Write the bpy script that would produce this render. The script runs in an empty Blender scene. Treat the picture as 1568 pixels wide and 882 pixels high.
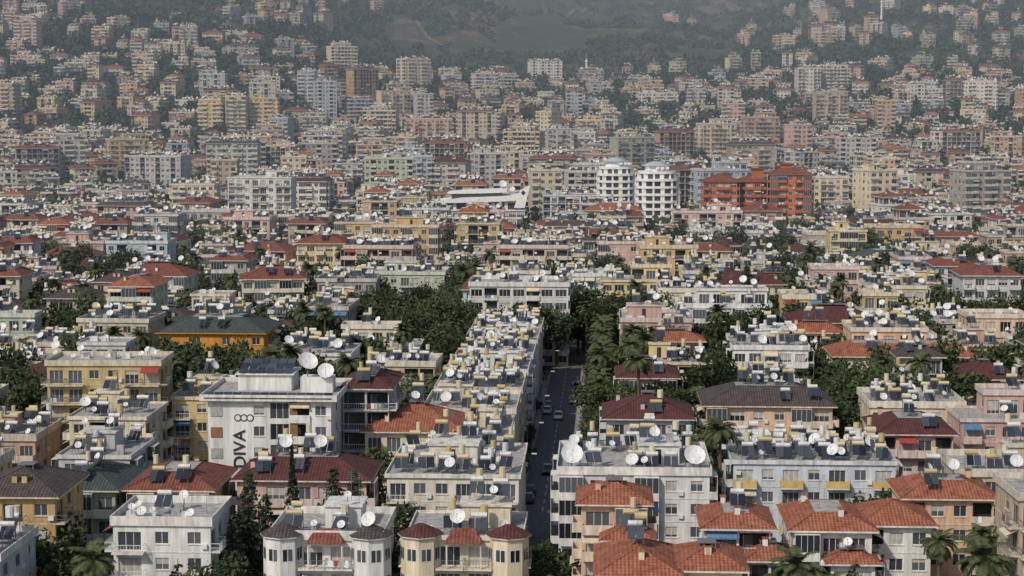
import bpy, math, random
import numpy as np
from mathutils import Vector, Matrix, noise
R=random.Random(7)
scene=bpy.context.scene
scene.view_settings.view_transform='Standard'
try: scene.view_settings.look='None'
except Exception: pass
scene.view_settings.exposure=0
COL=scene.collection
# ------------------------------------------------------------ materials
MATS=[];MI={}
def nm(name,rough=0.85,metal=0.0,spec=0.3,reg=True):
    m=bpy.data.materials.new(name);m.use_nodes=True
    b=m.node_tree.nodes['Principled BSDF']
    b.inputs['Roughness'].default_value=rough;b.inputs['Metallic'].default_value=metal
    b.inputs['Specular IOR Level'].default_value=spec
    if reg: MI[name]=len(MATS);MATS.append(m)
    return m,m.node_tree,b
def nd(t,ty,**k):
    n=t.nodes.new(ty)
    for a,v in k.items(): setattr(n,a,v)
    return n
def mixc(t,fac,a,b,bt='MIX'):
    n=nd(t,'ShaderNodeMix',data_type='RGBA',blend_type=bt)
    for i,v in ((0,fac),(6,a),(7,b)):
        if hasattr(v,'links'): t.links.new(v,n.inputs[i])
        else:
            if i>0 and len(v)==3: v=(*v,1)
            n.inputs[i].default_value=v
    return n.outputs[2]
def stain(t,scale=0.6,zs=0.18,lo=0.62,hi=1.06,coord='Object'):
    tc=nd(t,'ShaderNodeTexCoord');mp=nd(t,'ShaderNodeMapping')
    oi=nd(t,'ShaderNodeObjectInfo');ad=nd(t,'ShaderNodeVectorMath',operation='ADD')
    t.links.new(tc.outputs[coord],ad.inputs[0]);t.links.new(oi.outputs['Location'],ad.inputs[1])
    mp.inputs['Scale'].default_value=(scale,scale,scale*zs)
    t.links.new(ad.outputs[0],mp.inputs[0])
    nz=nd(t,'ShaderNodeTexNoise');nz.inputs['Detail'].default_value=6;nz.inputs['Roughness'].default_value=.65
    nz.inputs['Scale'].default_value=1.6
    t.links.new(mp.outputs[0],nz.inputs['Vector'])
    mr=nd(t,'ShaderNodeMapRange');mr.inputs[1].default_value=.3;mr.inputs[2].default_value=.6
    mr.inputs[3].default_value=lo;mr.inputs[4].default_value=hi
    t.links.new(nz.outputs[0],mr.inputs[0]);return mr.outputs[0]
def combine(t,v):
    c=nd(t,'ShaderNodeCombineColor')
    for i in range(3): t.links.new(v,c.inputs[i])
    return c.outputs[0]
def simple(name,col,rough=.85,metal=0,lo=.7,hi=1.08,scale=1.0,zs=.5,spec=.3,reg=True):
    m,t,b=nm(name,rough,metal,spec,reg)
    s=combine(t,stain(t,scale,zs,lo,hi))
    t.links.new(mixc(t,1.0,(*col,1),s,'MULTIPLY'),b.inputs['Base Color']);return m
m,t,b=nm('wall_paint',.9)
oi=nd(t,'ShaderNodeObjectInfo')
c=mixc(t,1.0,oi.outputs['Color'],combine(t,stain(t,.5,.14,.66,1.05)),'MULTIPLY')
t.links.new(mixc(t,1.0,c,combine(t,stain(t,2.2,.08,.82,1.04)),'MULTIPLY'),b.inputs['Base Color'])
m,t,b=nm('trim_paint',.85)
oi=nd(t,'ShaderNodeObjectInfo')
c=mixc(t,.5,(.68,.65,.60,1),oi.outputs['Color'])
t.links.new(mixc(t,1.0,c,combine(t,stain(t,.9,.25,.55,1.05)),'MULTIPLY'),b.inputs['Base Color'])
m,t,b=nm('window_glass',.12,0,.6)
g=nd(t,'ShaderNodeNewGeometry');cr=nd(t,'ShaderNodeValToRGB')
e=cr.color_ramp.elements;e[0].color=(.012,.016,.02,1);e[1].color=(.10,.11,.12,1);e[1].position=.9
t.links.new(g.outputs['Random Per Island'],cr.inputs[0]);t.links.new(cr.outputs[0],b.inputs['Base Color'])
simple('curtain',(.42,.40,.36),.9)
simple('frame_white',(.66,.66,.64),.5)
simple('roof_deck',(.36,.35,.325),.95,lo=.5,hi=1.15,scale=.7,zs=1)
def tile(name,c1,c2):
    m,t,b=nm(name,.85)
    tc=nd(t,'ShaderNodeTexCoord');sn=nd(t,'ShaderNodeSeparateXYZ');sp=nd(t,'ShaderNodeSeparateXYZ')
    t.links.new(tc.outputs['Normal'],sn.inputs[0]);t.links.new(tc.outputs['Object'],sp.inputs[0])
    ax=nd(t,'ShaderNodeMath',operation='ABSOLUTE');ay=nd(t,'ShaderNodeMath',operation='ABSOLUTE')
    t.links.new(sn.outputs[0],ax.inputs[0]);t.links.new(sn.outputs[1],ay.inputs[0])
    gt=nd(t,'ShaderNodeMath',operation='GREATER_THAN');t.links.new(ax.outputs[0],gt.inputs[0]);t.links.new(ay.outputs[0],gt.inputs[1])
    mx=nd(t,'ShaderNodeMix',data_type='FLOAT');t.links.new(gt.outputs[0],mx.inputs[0])
    t.links.new(sp.outputs[0],mx.inputs[2]);t.links.new(sp.outputs[1],mx.inputs[3])
    def wav(src,f):
        mu=nd(t,'ShaderNodeMath',operation='MULTIPLY');mu.inputs[1].default_value=f;t.links.new(src,mu.inputs[0])
        si=nd(t,'ShaderNodeMath',operation='SINE');t.links.new(mu.outputs[0],si.inputs[0])
        mr=nd(t,'ShaderNodeMapRange');mr.inputs[1].default_value=-1;mr.inputs[2].default_value=1;mr.inputs[3].default_value=0;mr.inputs[4].default_value=1
        t.links.new(si.outputs[0],mr.inputs[0]);return mr.outputs[0]
    w1=wav(mx.outputs[0],2*math.pi/.42);w2=wav(sp.outputs[2],2*math.pi/.2)
    w=nd(t,'ShaderNodeMath',operation='MULTIPLY_ADD');t.links.new(w2,w.inputs[0]);w.inputs[1].default_value=.45;t.links.new(w1,w.inputs[2])
    mr=nd(t,'ShaderNodeMapRange');mr.inputs[2].default_value=1.45;mr.inputs[3].default_value=.55;mr.inputs[4].default_value=1.2
    t.links.new(w.outputs[0],mr.inputs[0])
    nz=nd(t,'ShaderNodeTexNoise');nz.inputs['Scale'].default_value=.9;nz.inputs['Detail'].default_value=8;nz.inputs['Roughness'].default_value=.8
    t.links.new(tc.outputs['Object'],nz.inputs['Vector'])
    cr=nd(t,'ShaderNodeMapRange');cr.inputs[1].default_value=.38;cr.inputs[2].default_value=.62;t.links.new(nz.outputs[0],cr.inputs[0])
    c=mixc(t,cr.outputs[0],c1,c2)
    t.links.new(mixc(t,1.0,c,combine(t,mr.outputs[0]),'MULTIPLY'),b.inputs['Base Color'])
    bp=nd(t,'ShaderNodeBump');bp.inputs['Strength'].default_value=.7;bp.inputs['Distance'].default_value=.06
    t.links.new(w.outputs[0],bp.inputs['Height']);t.links.new(bp.outputs[0],b.inputs['Normal'])
tile('tile_orange',(.21,.062,.032),(.40,.16,.095))
tile('tile_red',(.14,.042,.03),(.26,.10,.07))
tile('tile_maroon',(.075,.025,.022),(.13,.05,.045))
tile('tile_green',(.045,.06,.055),(.08,.10,.09))
tile('tile_brown',(.055,.042,.038),(.11,.088,.08))
m,t,b=nm('solar_panel',.18,0,.5)
g=nd(t,'ShaderNodeNewGeometry');cr=nd(t,'ShaderNodeValToRGB');e=cr.color_ramp.elements
e[0].color=(.012,.016,.025,1);e[1].color=(.07,.08,.095,1)
t.links.new(g.outputs['Random Per Island'],cr.inputs[0]);t.links.new(cr.outputs[0],b.inputs['Base Color'])
m,t,b=nm('tank_yellow',.6)
g=nd(t,'ShaderNodeNewGeometry');cr=nd(t,'ShaderNodeValToRGB');e=cr.color_ramp.elements
e[0].color=(.44,.33,.13,1);e[1].color=(.62,.56,.40,1)
t.links.new(g.outputs['Random Per Island'],cr.inputs[0]);t.links.new(cr.outputs[0],b.inputs['Base Color'])
simple('tank_white',(.62,.62,.60),.5)
simple('dish_paint',(.66,.66,.64),.55,lo=.8)
simple('steel',(.22,.22,.22),.5,.4)
simple('awning_red',(.32,.06,.05));simple('awning_cream',(.6,.52,.38));simple('awning_blue',(.1,.2,.33))
simple('accent_orange',(.55,.22,.04));simple('accent_yellow',(.58,.42,.15));simple('brick_orange',(.40,.12,.05));simple('wood_panel',(.26,.13,.06))
simple('concrete',(.38,.375,.36),.95,lo=.55)
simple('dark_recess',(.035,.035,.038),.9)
simple('white_paint',(.76,.76,.75),.7,lo=.85)
simple('pale_blue_roof',(.42,.5,.54),.7);simple('teal_paint',(.06,.3,.33),.7)
# ------------------------------------------------------------ mesh builder
class MB:
    def __init__(s): s.v=[];s.f=[];s.m=[];s.off=(0,0,0)
    def poly(s,p,m):
        n=len(s.v);o=s.off
        s.v+=[(a[0]+o[0],a[1]+o[1],a[2]+o[2]) for a in p];s.f.append(tuple(range(n,n+len(p))));s.m.append(MI[m] if isinstance(m,str) else m)
    def pts(s,P,F,m):
        n=len(s.v);o=s.off;mm=MI[m] if isinstance(m,str) else m
        s.v+=[(a[0]+o[0],a[1]+o[1],a[2]+o[2]) for a in P]
        for f in F: s.f.append(tuple(n+i for i in f));s.m.append(mm)
    def box(s,x0,y0,z0,x1,y1,z1,m,M=None):
        P=[(x0,y0,z0),(x1,y0,z0),(x1,y1,z0),(x0,y1,z0),(x0,y0,z1),(x1,y0,z1),(x1,y1,z1),(x0,y1,z1)]
        if M is not None: P=[tuple(M@Vector(p)) for p in P]
        s.pts(P,[(3,2,1,0),(4,5,6,7),(0,1,5,4),(1,2,6,5),(2,3,7,6),(3,0,4,7)],m)
    def cyl(s,p0,p1,r0,r1,n,m,cap=True):
        p0=Vector(p0);p1=Vector(p1);d=(p1-p0).normalized()
        u=d.orthogonal().normalized();w=d.cross(u)
        P=[]
        for p,r in ((p0,r0),(p1,r1)):
            for i in range(n):
                a=2*math.pi*i/n;P.append(tuple(p+u*math.cos(a)*r+w*math.sin(a)*r))
        F=[(i,(i+1)%n,n+(i+1)%n,n+i) for i in range(n)]
        if cap: F+=[tuple(range(n,2*n)),tuple(reversed(range(n)))]
        s.pts(P,F,m)
    def dish(s,c,r,rng,az=None,m='dish_paint'):
        az=rng.gauss(0,.35) if az is None else az
        d=Vector((math.sin(az),-math.cos(az),.75+rng.uniform(-.15,.2))).normalized()
        c=Vector(c);top=c+Vector((0,0,r*1.25+.3))
        s.cyl(c,top,.05+.03*r,.04+.02*r,5,'steel')
        u=Vector((0,0,1)).cross(d).normalized();w=d.cross(u);n=12;P=[tuple(top)]
        for k in (.55,1):
            for i in range(n):
                a=2*math.pi*i/n;P.append(tuple(top+(u*math.cos(a)+w*math.sin(a))*r*k+d*r*.32*k*k))
        F=[(0,1+i,1+(i+1)%n) for i in range(n)]+[(1+i,1+n+i,1+n+(i+1)%n,1+(i+1)%n) for i in range(n)]
        s.pts(P,F,m)
        f=top+d*r*.95;s.cyl(top-w*r*.9+d*r*.25,f,.025,.02,3,'steel',False)
        s.cyl(f,f+d*.12,.07,.07,5,'steel')
    def mesh(s,name):
        me=bpy.data.meshes.new(name);me.from_pydata(s.v,[],s.f)
        for m in MATS: me.materials.append(m)
        me.polygons.foreach_set('material_index',s.m);me.update();return me
def solar(mb,x,y,z,rng):
    k=rng.uniform(.8,1.15);h=rng.uniform(0,.9);W=1.0*k
    for sx in (-1,1):
        mb.box(x+sx*W*.9-.03,y+1.15,z,x+sx*W*.9+.03,y+1.21,z+1.9+h,'steel')
        mb.box(x+sx*W*.9-.03,y-.5,z,x+sx*W*.9+.03,y-.44,z+.4+h,'steel')
    M=Matrix.Translation((x,y-.5,z+.35+h))@Matrix.Rotation(rng.gauss(0,.12),4,'Z')@Matrix.Rotation(math.radians(38),4,'X')
    n=2 if rng.random()<.75 else 3
    for i in range(n):
        a=-W+2*W*i/n;mb.box(a+.04,0,0,a+2*W/n-.04,1.75,.07,'solar_panel',M)
    tz=z+1.75+h
    tm='tank_white' if rng.random()<.65 else 'tank_yellow'
    mb.cyl((x-W*.85,y+1.15,tz),(x+W*.85,y+1.15,tz),.3,.3,8,tm)
    if rng.random()<.82:
        bx=x+rng.uniform(-.7,.7);r=rng.uniform(.3,.48);bm='tank_yellow' if rng.random()<.68 else 'tank_white';tz+=rng.uniform(-.7,.3)
        mb.box(bx-.4,y+1.5,tz+.3,bx+.4,y+2.3,tz+.36,'steel')
        for q in(-.35,.3): mb.box(bx+q,y+1.9,z,bx+q+.05,y+1.95,tz+.298,'steel')
        if rng.random()<.75: mb.cyl((bx,y+1.9,tz+.37),(bx,y+1.9,tz+.37+rng.uniform(.85,1.25)),r,r,9,bm)
        else: mb.cyl((bx-.65,y+1.9,tz+.37+r),(bx+.65,y+1.9,tz+.37+r),r,r,9,bm)
def clutter(mb,x0,x1,y0,y1,z,rng,dens=.8,sx=2.45,sy=3.1):
    nx=max(1,int((x1-x0)/sx));ny=max(1,int((y1-y0)/sy))
    for j in range(ny):
        rd=dens*rng.choice([1,1,1,.6,.3])
        for i in range(nx):
            x=x0+(i+.5)*(x1-x0)/nx+rng.uniform(-.45,.45);y=y0+(j+.35)*(y1-y0)/ny+rng.uniform(-.7,.6)
            r=rng.random()
            if r<rd: solar(mb,x,y,z,rng)
            elif r<rd+.08: mb.box(x-.5,y-.4,z,x+.5,y+.4,z+1.3,'concrete')
            elif r<rd+.16: mb.box(x-.8,y-.5,z,x+.6,y+.5,z+.9,'tank_white')
            if rng.random()<.42: mb.dish((x+rng.uniform(-1.2,1.2),y-1.1,z+rng.uniform(0,.8)),rng.choice([.4,.45,.5,.6,.75,.9]),rng)
    for q in range(2):
        x=rng.uniform(x0,x1);y=rng.uniform(y0,y1);mb.cyl((x,y,z),(x,y,z+3.6),.03,.02,4,'steel')
        for k in range(4): mb.box(x-.5+.05*k,y-.01,z+2.6+.25*k,x+.5-.05*k,y+.02,z+2.63+.25*k,'steel')
def facade(mb,P,t,W,z0,floors,fh,kinds,rng,sty):
    n=(t[1],-t[0]);nb=len(kinds);bw=W/nb;wm=sty.get('wall','wall_paint');tm=sty.get('trim','trim_paint')
    def pt(a,z,b): return (P[0]+t[0]*a+n[0]*b,P[1]+t[1]*a+n[1]*b,z)
    def Q(a0,a1,c,d,b,m): mb.poly([pt(a0,c,b),pt(a1,c,b),pt(a1,d,b),pt(a0,d,b)],m)
    def LB(a0,a1,c,d,b0,b1,m):
        mb.pts([pt(a0,c,b1),pt(a1,c,b1),pt(a1,c,b0),pt(a0,c,b0),pt(a0,d,b1),pt(a1,d,b1),pt(a1,d,b0),pt(a0,d,b0)],
          [(3,2,1,0),(4,5,6,7),(0,1,5,4),(1,2,6,5),(2,3,7,6),(3,0,4,7)],m)
    def opening(a0,a1,c0,c1,o0,o1,c,d,dep,gm,fr=True,inner=None):
        Q(a0,o0,c0,c1,0,wm);Q(o1,a1,c0,c1,0,wm)
        if c>c0: Q(o0,o1,c0,c,0,wm)
        Q(o0,o1,d,c1,0,wm);im=inner or wm
        mb.poly([pt(o0,c,0),pt(o0,c,-dep),pt(o0,d,-dep),pt(o0,d,0)],im)
        mb.poly([pt(o1,c,-dep),pt(o1,c,0),pt(o1,d,0),pt(o1,d,-dep)],im)
        mb.poly([pt(o0,c,0),pt(o1,c,0),pt(o1,c,-dep),pt(o0,c,-dep)],im)
        mb.poly([pt(o0,d,-dep),pt(o1,d,-dep),pt(o1,d,0),pt(o0,d,0)],im)
        Q(o0,o1,c,d,-dep,gm)
        if fr:
            e=.07;b=-dep+.03;fm='frame_white'
            Q(o0,o0+e,c,d,b,fm);Q(o1-e,o1,c,d,b,fm);Q(o0+e,o1-e,c,c+e,b,fm);Q(o0+e,o1-e,d-e,d,b,fm)
            k=max(2,int(round((o1-o0)/.8)))
            for i in range(1,k):
                x=o0+(o1-o0)*i/k;Q(x-.035,x+.035,c+e,d-e,b,fm)
            if gm=='window_glass' and rng.random()<.3:
                s=rng.choice([.35,.6,.9]);Q(o0+e,o1-e,d-e-(d-c)*s*.8,d-e,-dep+.012,'curtain')
    for f in range(floors):
        c0=z0+f*fh;c1=c0+fh
        for i,k in enumerate(kinds):
            a0=i*bw;a1=a0+bw;mid=(a0+a1)/2
            gm='curtain' if rng.random()<.1 else 'window_glass'
            if f==0 and sty.get('shop') : k='S'
            if k=='.': Q(a0,a1,c0,c1,0,wm)
            elif k=='n': opening(a0,a1,c0,c1,mid-.35,mid+.35,c0+1.4,c0+2.3,.12,gm,False)
            elif k=='w':
                hw=min(.8,bw*.3);opening(a0,a1,c0,c1,mid-hw,mid+hw,c0+.9,c0+2.35,.14,gm)
                LB(mid-hw-.08,mid+hw+.08,c0+.82,c0+.895,0,.1,tm)
                if rng.random()<.22: LB(mid+hw+.1,mid+hw+.75,c0+.4,c0+.95,.02,.32,'frame_white')
            elif k=='W':
                hw=bw*.4;opening(a0,a1,c0,c1,mid-hw,mid+hw,c0+.75,c0+2.4,.14,gm)
                LB(mid-hw-.08,mid+hw+.08,c0+.67,c0+.745,0,.1,tm)
            elif k=='S': opening(a0,a1,c0,c1,a0+.25,a1-.25,c0+.1,c0+2.6,.3,'window_glass',True)
            elif k=='G':
                opening(a0,a1,c0,c1,a0+.12,a1-.12,c0+.35,c1-.35,.2,'window_glass',True)
            elif k in 'bBe':
                hw=bw*.36
                if k=='B':
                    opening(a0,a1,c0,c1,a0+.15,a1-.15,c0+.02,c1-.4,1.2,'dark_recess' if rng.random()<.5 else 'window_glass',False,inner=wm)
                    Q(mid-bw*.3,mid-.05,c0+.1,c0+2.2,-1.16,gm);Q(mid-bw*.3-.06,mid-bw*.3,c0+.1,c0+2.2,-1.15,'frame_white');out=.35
                else:
                    opening(a0,a1,c0,c1,mid-hw,mid+hw,c0+.08,c0+2.3,.18,gm);out=sty.get('out',1.3)
                if f==0 and not sty.get('gb'): continue
                LB(a0+.04,a1-.04,c0-.16,c0+.03,.004,out,tm)
                if k=='e' :
                    LB(a0+.04,a1-.04,c0+.032,c0+.9,out-.12,out,tm)
                    nn=4
                    for q in range(nn+1):
                        x=a0+.06+(bw-.16)*q/nn;LB(x,x+.05,c0+.902,c1-.17,out-.08,out-.03,'frame_white')
                    Q(a0+.08,a1-.08,c0+.9,c1-.17,out-.06,'window_glass')
                    for aa in (a0+.045,a1-.165): LB(aa,aa+.12,c0+.032,c0+.9,.004,out-.122,tm)
                    LB(a0+.02,a1-.02,c1-.168,c1-.162,.004,out,tm)
                    continue
                rs=sty.get('rail','solid')
                if rs=='solid':
                    LB(a0+.04,a1-.04,c0+.032,c0+1.0,out-.12,out,sty.get('par',tm))
                    for aa in (a0+.04,a1-.16): LB(aa,aa+.12,c0+.032,c0+1.0,.004,out-.122,sty.get('par',tm))
                else:
                    rm='frame_white' if rs=='white' else 'steel'
                    LB(a0+.04,a1-.04,c0+.95,c0+1.02,out-.08,out-.02,rm)
                    nn=max(6,int(bw/.35))
                    for q in range(nn+1):
                        x=a0+.05+(bw-.14)*q/nn;LB(x,x+.035,c0+.032,c0+.948,out-.07,out-.03,rm)
                    for aa in (a0+.045,a1-.085):
                        LB(aa,aa+.04,c0+.95,c0+1.02,.004,out-.082,rm)
                        LB(aa,aa+.04,c0+.45,c0+.5,.004,out-.082,rm)
                r=rng.random()
                if r<.12:
                    am=rng.choice(['awning_red','awning_cream','awning_cream','awning_blue','awning_cream'])
                    mb.poly([pt(a0+.1,c1-.25,.02),pt(a0+.1,c1-.85,out+.25),pt(a1-.1,c1-.85,out+.25),pt(a1-.1,c1-.25,.02)],am)
                    mb.poly([pt(a0+.1,c1-1.05,out+.25),pt(a1-.1,c1-1.05,out+.25),pt(a1-.1,c1-.85,out+.25),pt(a0+.1,c1-.85,out+.25)],am)
                elif r<.25:
                    x=a0+.3
                    while x<a1-.7:
                        w=rng.uniform(.3,.6);Q(x,x+w,c0+rng.uniform(.2,.5),c0+1.06,out+.03,rng.choice(['curtain','awning_red','awning_blue','white_paint','awning_cream']));x+=w+.15
                elif r<.35: LB(a0+.3,a0+1.0,c0+1.6,c0+2.15,.02,.3,'frame_white')
        if sty.get('band',True) and f>0:
            LB(-.04,W+.04,c0-.13,c0-.01,.003,.05,tm)
def bld(mb,w,d,floors,roof,rng,tile='tile_red',fh=3.1,front=None,side=None,sty=None,dens=.8,ox=0,oy=0,pent=None,clut=True,oz=0):
    """building block centred on ox,oy, front towards -Y"""
    sty=dict(sty or {});so=mb.off;mb.off=(so[0]+ox,so[1]+oy,so[2]+oz)
    if 'rail' not in sty: sty['rail']=rng.choice(['solid','solid','white','steel'])
    nf=max(2,int(round(w/3.1)));ns=max(2,int(round(d/3.6)))
    if front is None:
        ch=rng.choice(['bwb','Bww','bbw','wBw','ebw','bWb','wbb','BbB','beb']);front=[ch[(i)%3] for i in range(nf)]
        if rng.random()<.7: front=front[:(nf+1)//2]+front[:nf//2][::-1]
    if side is None:
        ch=rng.choice(['w.n','wwn','bwn','wnw','www','eww']);side=[ch[i%3] for i in range(ns)]
    x0,x1,y0,y1=-w/2,w/2,-d/2,d/2
    s2=dict(sty);s2['out']=1.1
    facade(mb,(x0,y0),(1,0),w,0,floors,fh,front,rng,sty)
    facade(mb,(x1,y0),(0,1),d,0,floors,fh,side,rng,s2)
    facade(mb,(x1,y1),(-1,0),w,0,floors,fh,['w']*nf,rng,s2)
    facade(mb,(x0,y1),(0,-1),d,0,floors,fh,side[::-1],rng,s2)
    if oz==0: mb.box(x0,y0,-7,x1,y1,-.003,'concrete')
    H=floors*fh;wm=sty.get('wall','wall_paint');tm=sty.get('trim','trim_paint')
    if roof in('flat','step'):
        o=sty.get('over',.3)
        mb.box(x0-o,y0-o,H+.002,x1+o,y1+o,H+.22,tm)
        mb.poly([(x0-o+.15,y0-o+.15,H+.226),(x1+o-.15,y0-o+.15,H+.226),(x1+o-.15,y1+o-.15,H+.226),(x0-o+.15,y1+o-.15,H+.226)],'roof_deck')
        ph=rng.choice([.35,.7,.9])
        a,b_,c,e=x0-o,x1+o,y0-o,y1+o
        mb.box(a,c,H+.222,b_,c+.14,H+.22+ph,tm);mb.box(a,e-.14,H+.222,b_,e,H+.22+ph,tm)
        mb.box(a,c+.141,H+.222,a+.14,e-.141,H+.22+ph,tm);mb.box(b_-.14,c+.141,H+.222,b_,e-.141,H+.22+ph,tm)
        pr=pent if pent is not None else rng.random()<.55
        z=H+.226
        if roof=='step':
            uw=w*rng.uniform(.55,.8);ud=d*rng.uniform(.5,.65);sx=rng.choice([-1,0,1])*(w-uw)/2*.9
            clutter(mb,x0+.5,x1-.5,y0+.6,y1-ud-.6,z,rng,dens*.8)
            bld(mb,uw,ud,1,rng.choice(['hip','flat','flat']),rng,tile=tile,sty=sty,dens=dens,ox=sx,oy=(d-ud)/2-.2,oz=z,pent=False)
        elif pr:
            pw=w*rng.uniform(.25,.5);pd=d*rng.uniform(.25,.4);px=rng.uniform(x0+1+pw/2,x1-1-pw/2);py=rng.uniform(0,y1-1-pd/2)
            mb.box(px-pw/2,py-pd/2,z,px+pw/2,py+pd/2,z+2.5,wm)
            mb.box(px-pw/2-.2,py-pd/2-.25,z+2.502,px+pw/2+.2,py+pd/2+.2,z+2.7,tm)
            mb.box(px-.5,py-pd/2-.02,z,px+.3,py-pd/2+.02,z+2.0,'dark_recess')
            if clut:
                clutter(mb,px-pw/2,px+pw/2,py-pd/2,py+pd/2,z+2.7,rng,dens)
                clutter(mb,x0+.6,x1-.6,y0+.8,py-pd/2-.8,z,rng,dens)
                if y1-(py+pd/2)>3: clutter(mb,x0+.6,x1-.6,py+pd/2+.6,y1-.5,z,rng,dens)
        elif clut: clutter(mb,x0+.6,x1-.6,y0+.8,y1-.6,z,rng,dens)
    elif roof in('hip','skirt'):
        o=.75;e0=H+.2
        mb.box(x0-o,y0-o,H+.002,x1+o,y1+o,H+.198,tm)
        if roof=='hip':
            half=min(w,d)/2+o;rh=half*.42;cut=rng.choice([0,.0,.25,.35]) 
            k=half*(1-cut);zt=e0+rh*(1-cut)
        else: k=rng.uniform(1.8,2.6);zt=e0+k*.6
        A=[(x0-o,y0-o,e0),(x1+o,y0-o,e0),(x1+o,y1+o,e0),(x0-o,y1+o,e0)]
        B=[(x0-o+k,y0-o+k,zt),(x1+o-k,y0-o+k,zt),(x1+o-k,y1+o-k,zt),(x0-o+k,y1+o-k,zt)]
        for i in range(4):
            j=(i+1)%4;P=[A[i],A[j],B[j],B[i]]
            if (Vector(B[i])-Vector(B[j])).length<.05: P=P[:3]
            mb.poly(P,tile)
            mb.cyl(A[i],B[i],.11,.11,5,tile)
            if (Vector(B[i])-Vector(B[j])).length>.1: mb.cyl(B[i],B[j],.1,.1,5,tile)
        if abs(B[0][0]-B[1][0])>.1 and abs(B[0][1]-B[3][1])>.1: mb.poly(B,'roof_deck')
        if clut:
            bx0,bx1,by0,by1=B[0][0],B[1][0],B[0][1],B[3][1]
            if by1-by0<2.5:
                n=int((bx1-bx0+2)/2.5);
                mb.box(bx0-1,(by0+by1)/2-.8,zt+.12,bx1+1,(by0+by1)/2+1.3,zt+.2,'steel')
                for px in (bx0-.9,bx1+.9):mb.box(px-.05,(by0+by1)/2-.7,zt-1.2,px+.05,(by0+by1)/2-.6,zt+.118,'steel')
                for i in range(n):
                    if rng.random()<dens: solar(mb,bx0-1+(i+.5)*2.5,(by0+by1)/2-.1,zt+.2,rng)
                    if rng.random()<.35: mb.dish((bx0+i*2.5,(by0+by1)/2-.9,zt),rng.choice([.45,.55,.7]),rng)
            else: clutter(mb,bx0,bx1,by0+.3,by1-.3,zt,rng,min(1,dens+.2))
            for q in range(int(w/5)):
                if rng.random()<dens*.6:
                    px=x0+2.5+q*5+rng.uniform(-1,1)
                    if abs(px)<w/2-k*.5: solar(mb,px,y0+.9,H+.6,rng)
            for q in range(2):
                cx=rng.uniform(x0+1.5,x1-1.5);cy=rng.choice([y0+2.2,y1-2.2])
                mb.box(cx-.3,cy-.3,H+.3,cx+.3,cy+.3,H+2.2,wm);mb.box(cx-.4,cy-.4,H+2.202,cx+.4,cy+.4,H+2.32,tile)
    mb.off=so
    return H
# ------------------------------------------------------------ terrain
CA=[-.45,-.137,-.066,.03,.12,.195,.28,.45]
CY=[0,1000,1250,1450,1700,2000,2400,3000,4000,6500]
CZ=[[0,0,16,58,124,206,310,430,600,900],[0,0,14,50,106,184,280,410,580,900],[0,0,12,32,72,124,186,275,440,800],
[0,0,12,30,64,102,148,250,460,850],[0,0,12,32,66,102,146,245,450,850],[0,0,14,38,74,126,186,275,450,850],[0,0,14,38,74,132,190,280,450,850],[0,0,14,38,74,132,190,280,450,850]]
def terr(x,y):
    if y<=1000: return 0.0
    a=x/max(y,1);a=min(max(a,CA[0]),CA[-1]-1e-6)
    i=max(k for k in range(len(CA)-1) if CA[k]<=a);fa=(a-CA[i])/(CA[i+1]-CA[i]);fa=fa*fa*(3-2*fa)
    yy=min(y,CY[-1]-1);j=max(k for k in range(len(CY)-1) if CY[k]<=yy);fy=(yy-CY[j])/(CY[j+1]-CY[j])
    z=(CZ[i][j]*(1-fa)+CZ[i+1][j]*fa)*(1-fy)+(CZ[i][j+1]*(1-fa)+CZ[i+1][j+1]*fa)*fy
    am=min(max((y-1300)/1500,0),1)
    z+=am*(36*noise.noise(Vector((x/330,y/420,0)))+24*noise.noise(Vector((x/110,y/140,3)))+9*noise.noise(Vector((x/40,y/45,7))))
    return z
xs=np.concatenate([np.linspace(-3200,-1300,20),np.linspace(-1280,1280,150),np.linspace(1300,3200,20)])
ys=np.concatenate([np.linspace(-300,980,12),np.linspace(1000,3600,210),np.linspace(3650,6500,40)])
V=[(float(x),float(y),terr(x,y)) for y in ys for x in xs];nx=len(xs)
F=[(j*nx+i,j*nx+i+1,(j+1)*nx+i+1,(j+1)*nx+i) for j in range(len(ys)-1) for i in range(nx-1)]
me=bpy.data.meshes.new('ground_terrain');me.from_pydata(V,[],F)
me.polygons.foreach_set('use_smooth',[True]*len(F))
m,t,b=nm('ground_mat',.95,reg=False)
tc=nd(t,'ShaderNodeTexCoord');sp=nd(t,'ShaderNodeSeparateXYZ');t.links.new(tc.outputs['Object'],sp.inputs[0])
def nz(sc,det=6,ro=.6):
    n=nd(t,'ShaderNodeTexNoise');n.inputs['Scale'].default_value=sc;n.inputs['Detail'].default_value=det;n.inputs['Roughness'].default_value=ro
    t.links.new(tc.outputs['Object'],n.inputs['Vector']);return n.outputs[0]
def mrng(s,a,b_,c=0,d=1):
    n=nd(t,'ShaderNodeMapRange');n.inputs[1].default_value=a;n.inputs[2].default_value=b_;n.inputs[3].default_value=c;n.inputs[4].default_value=d
    t.links.new(s,n.inputs[0]);return n.outputs[0]
city=mixc(t,mrng(nz(.12),.4,.6),(.09,.088,.082),(.17,.155,.13))
earth=mixc(t,mrng(nz(.03,8,.75),.42,.58),(.115,.082,.048),(.22,.165,.105))
hill=mixc(t,mrng(nz(.014,12,.8),.42,.50),earth,(.04,.052,.026))
hill=mixc(t,mrng(nz(.15,6,.8),.5,.58),hill,(.035,.045,.024))
t.links.new(mixc(t,mrng(sp.outputs[1],1150,1400),city,hill),b.inputs['Base Color'])
me.materials.append(m);COL.objects.link(bpy.data.objects.new('ground_terrain',me))
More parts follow.
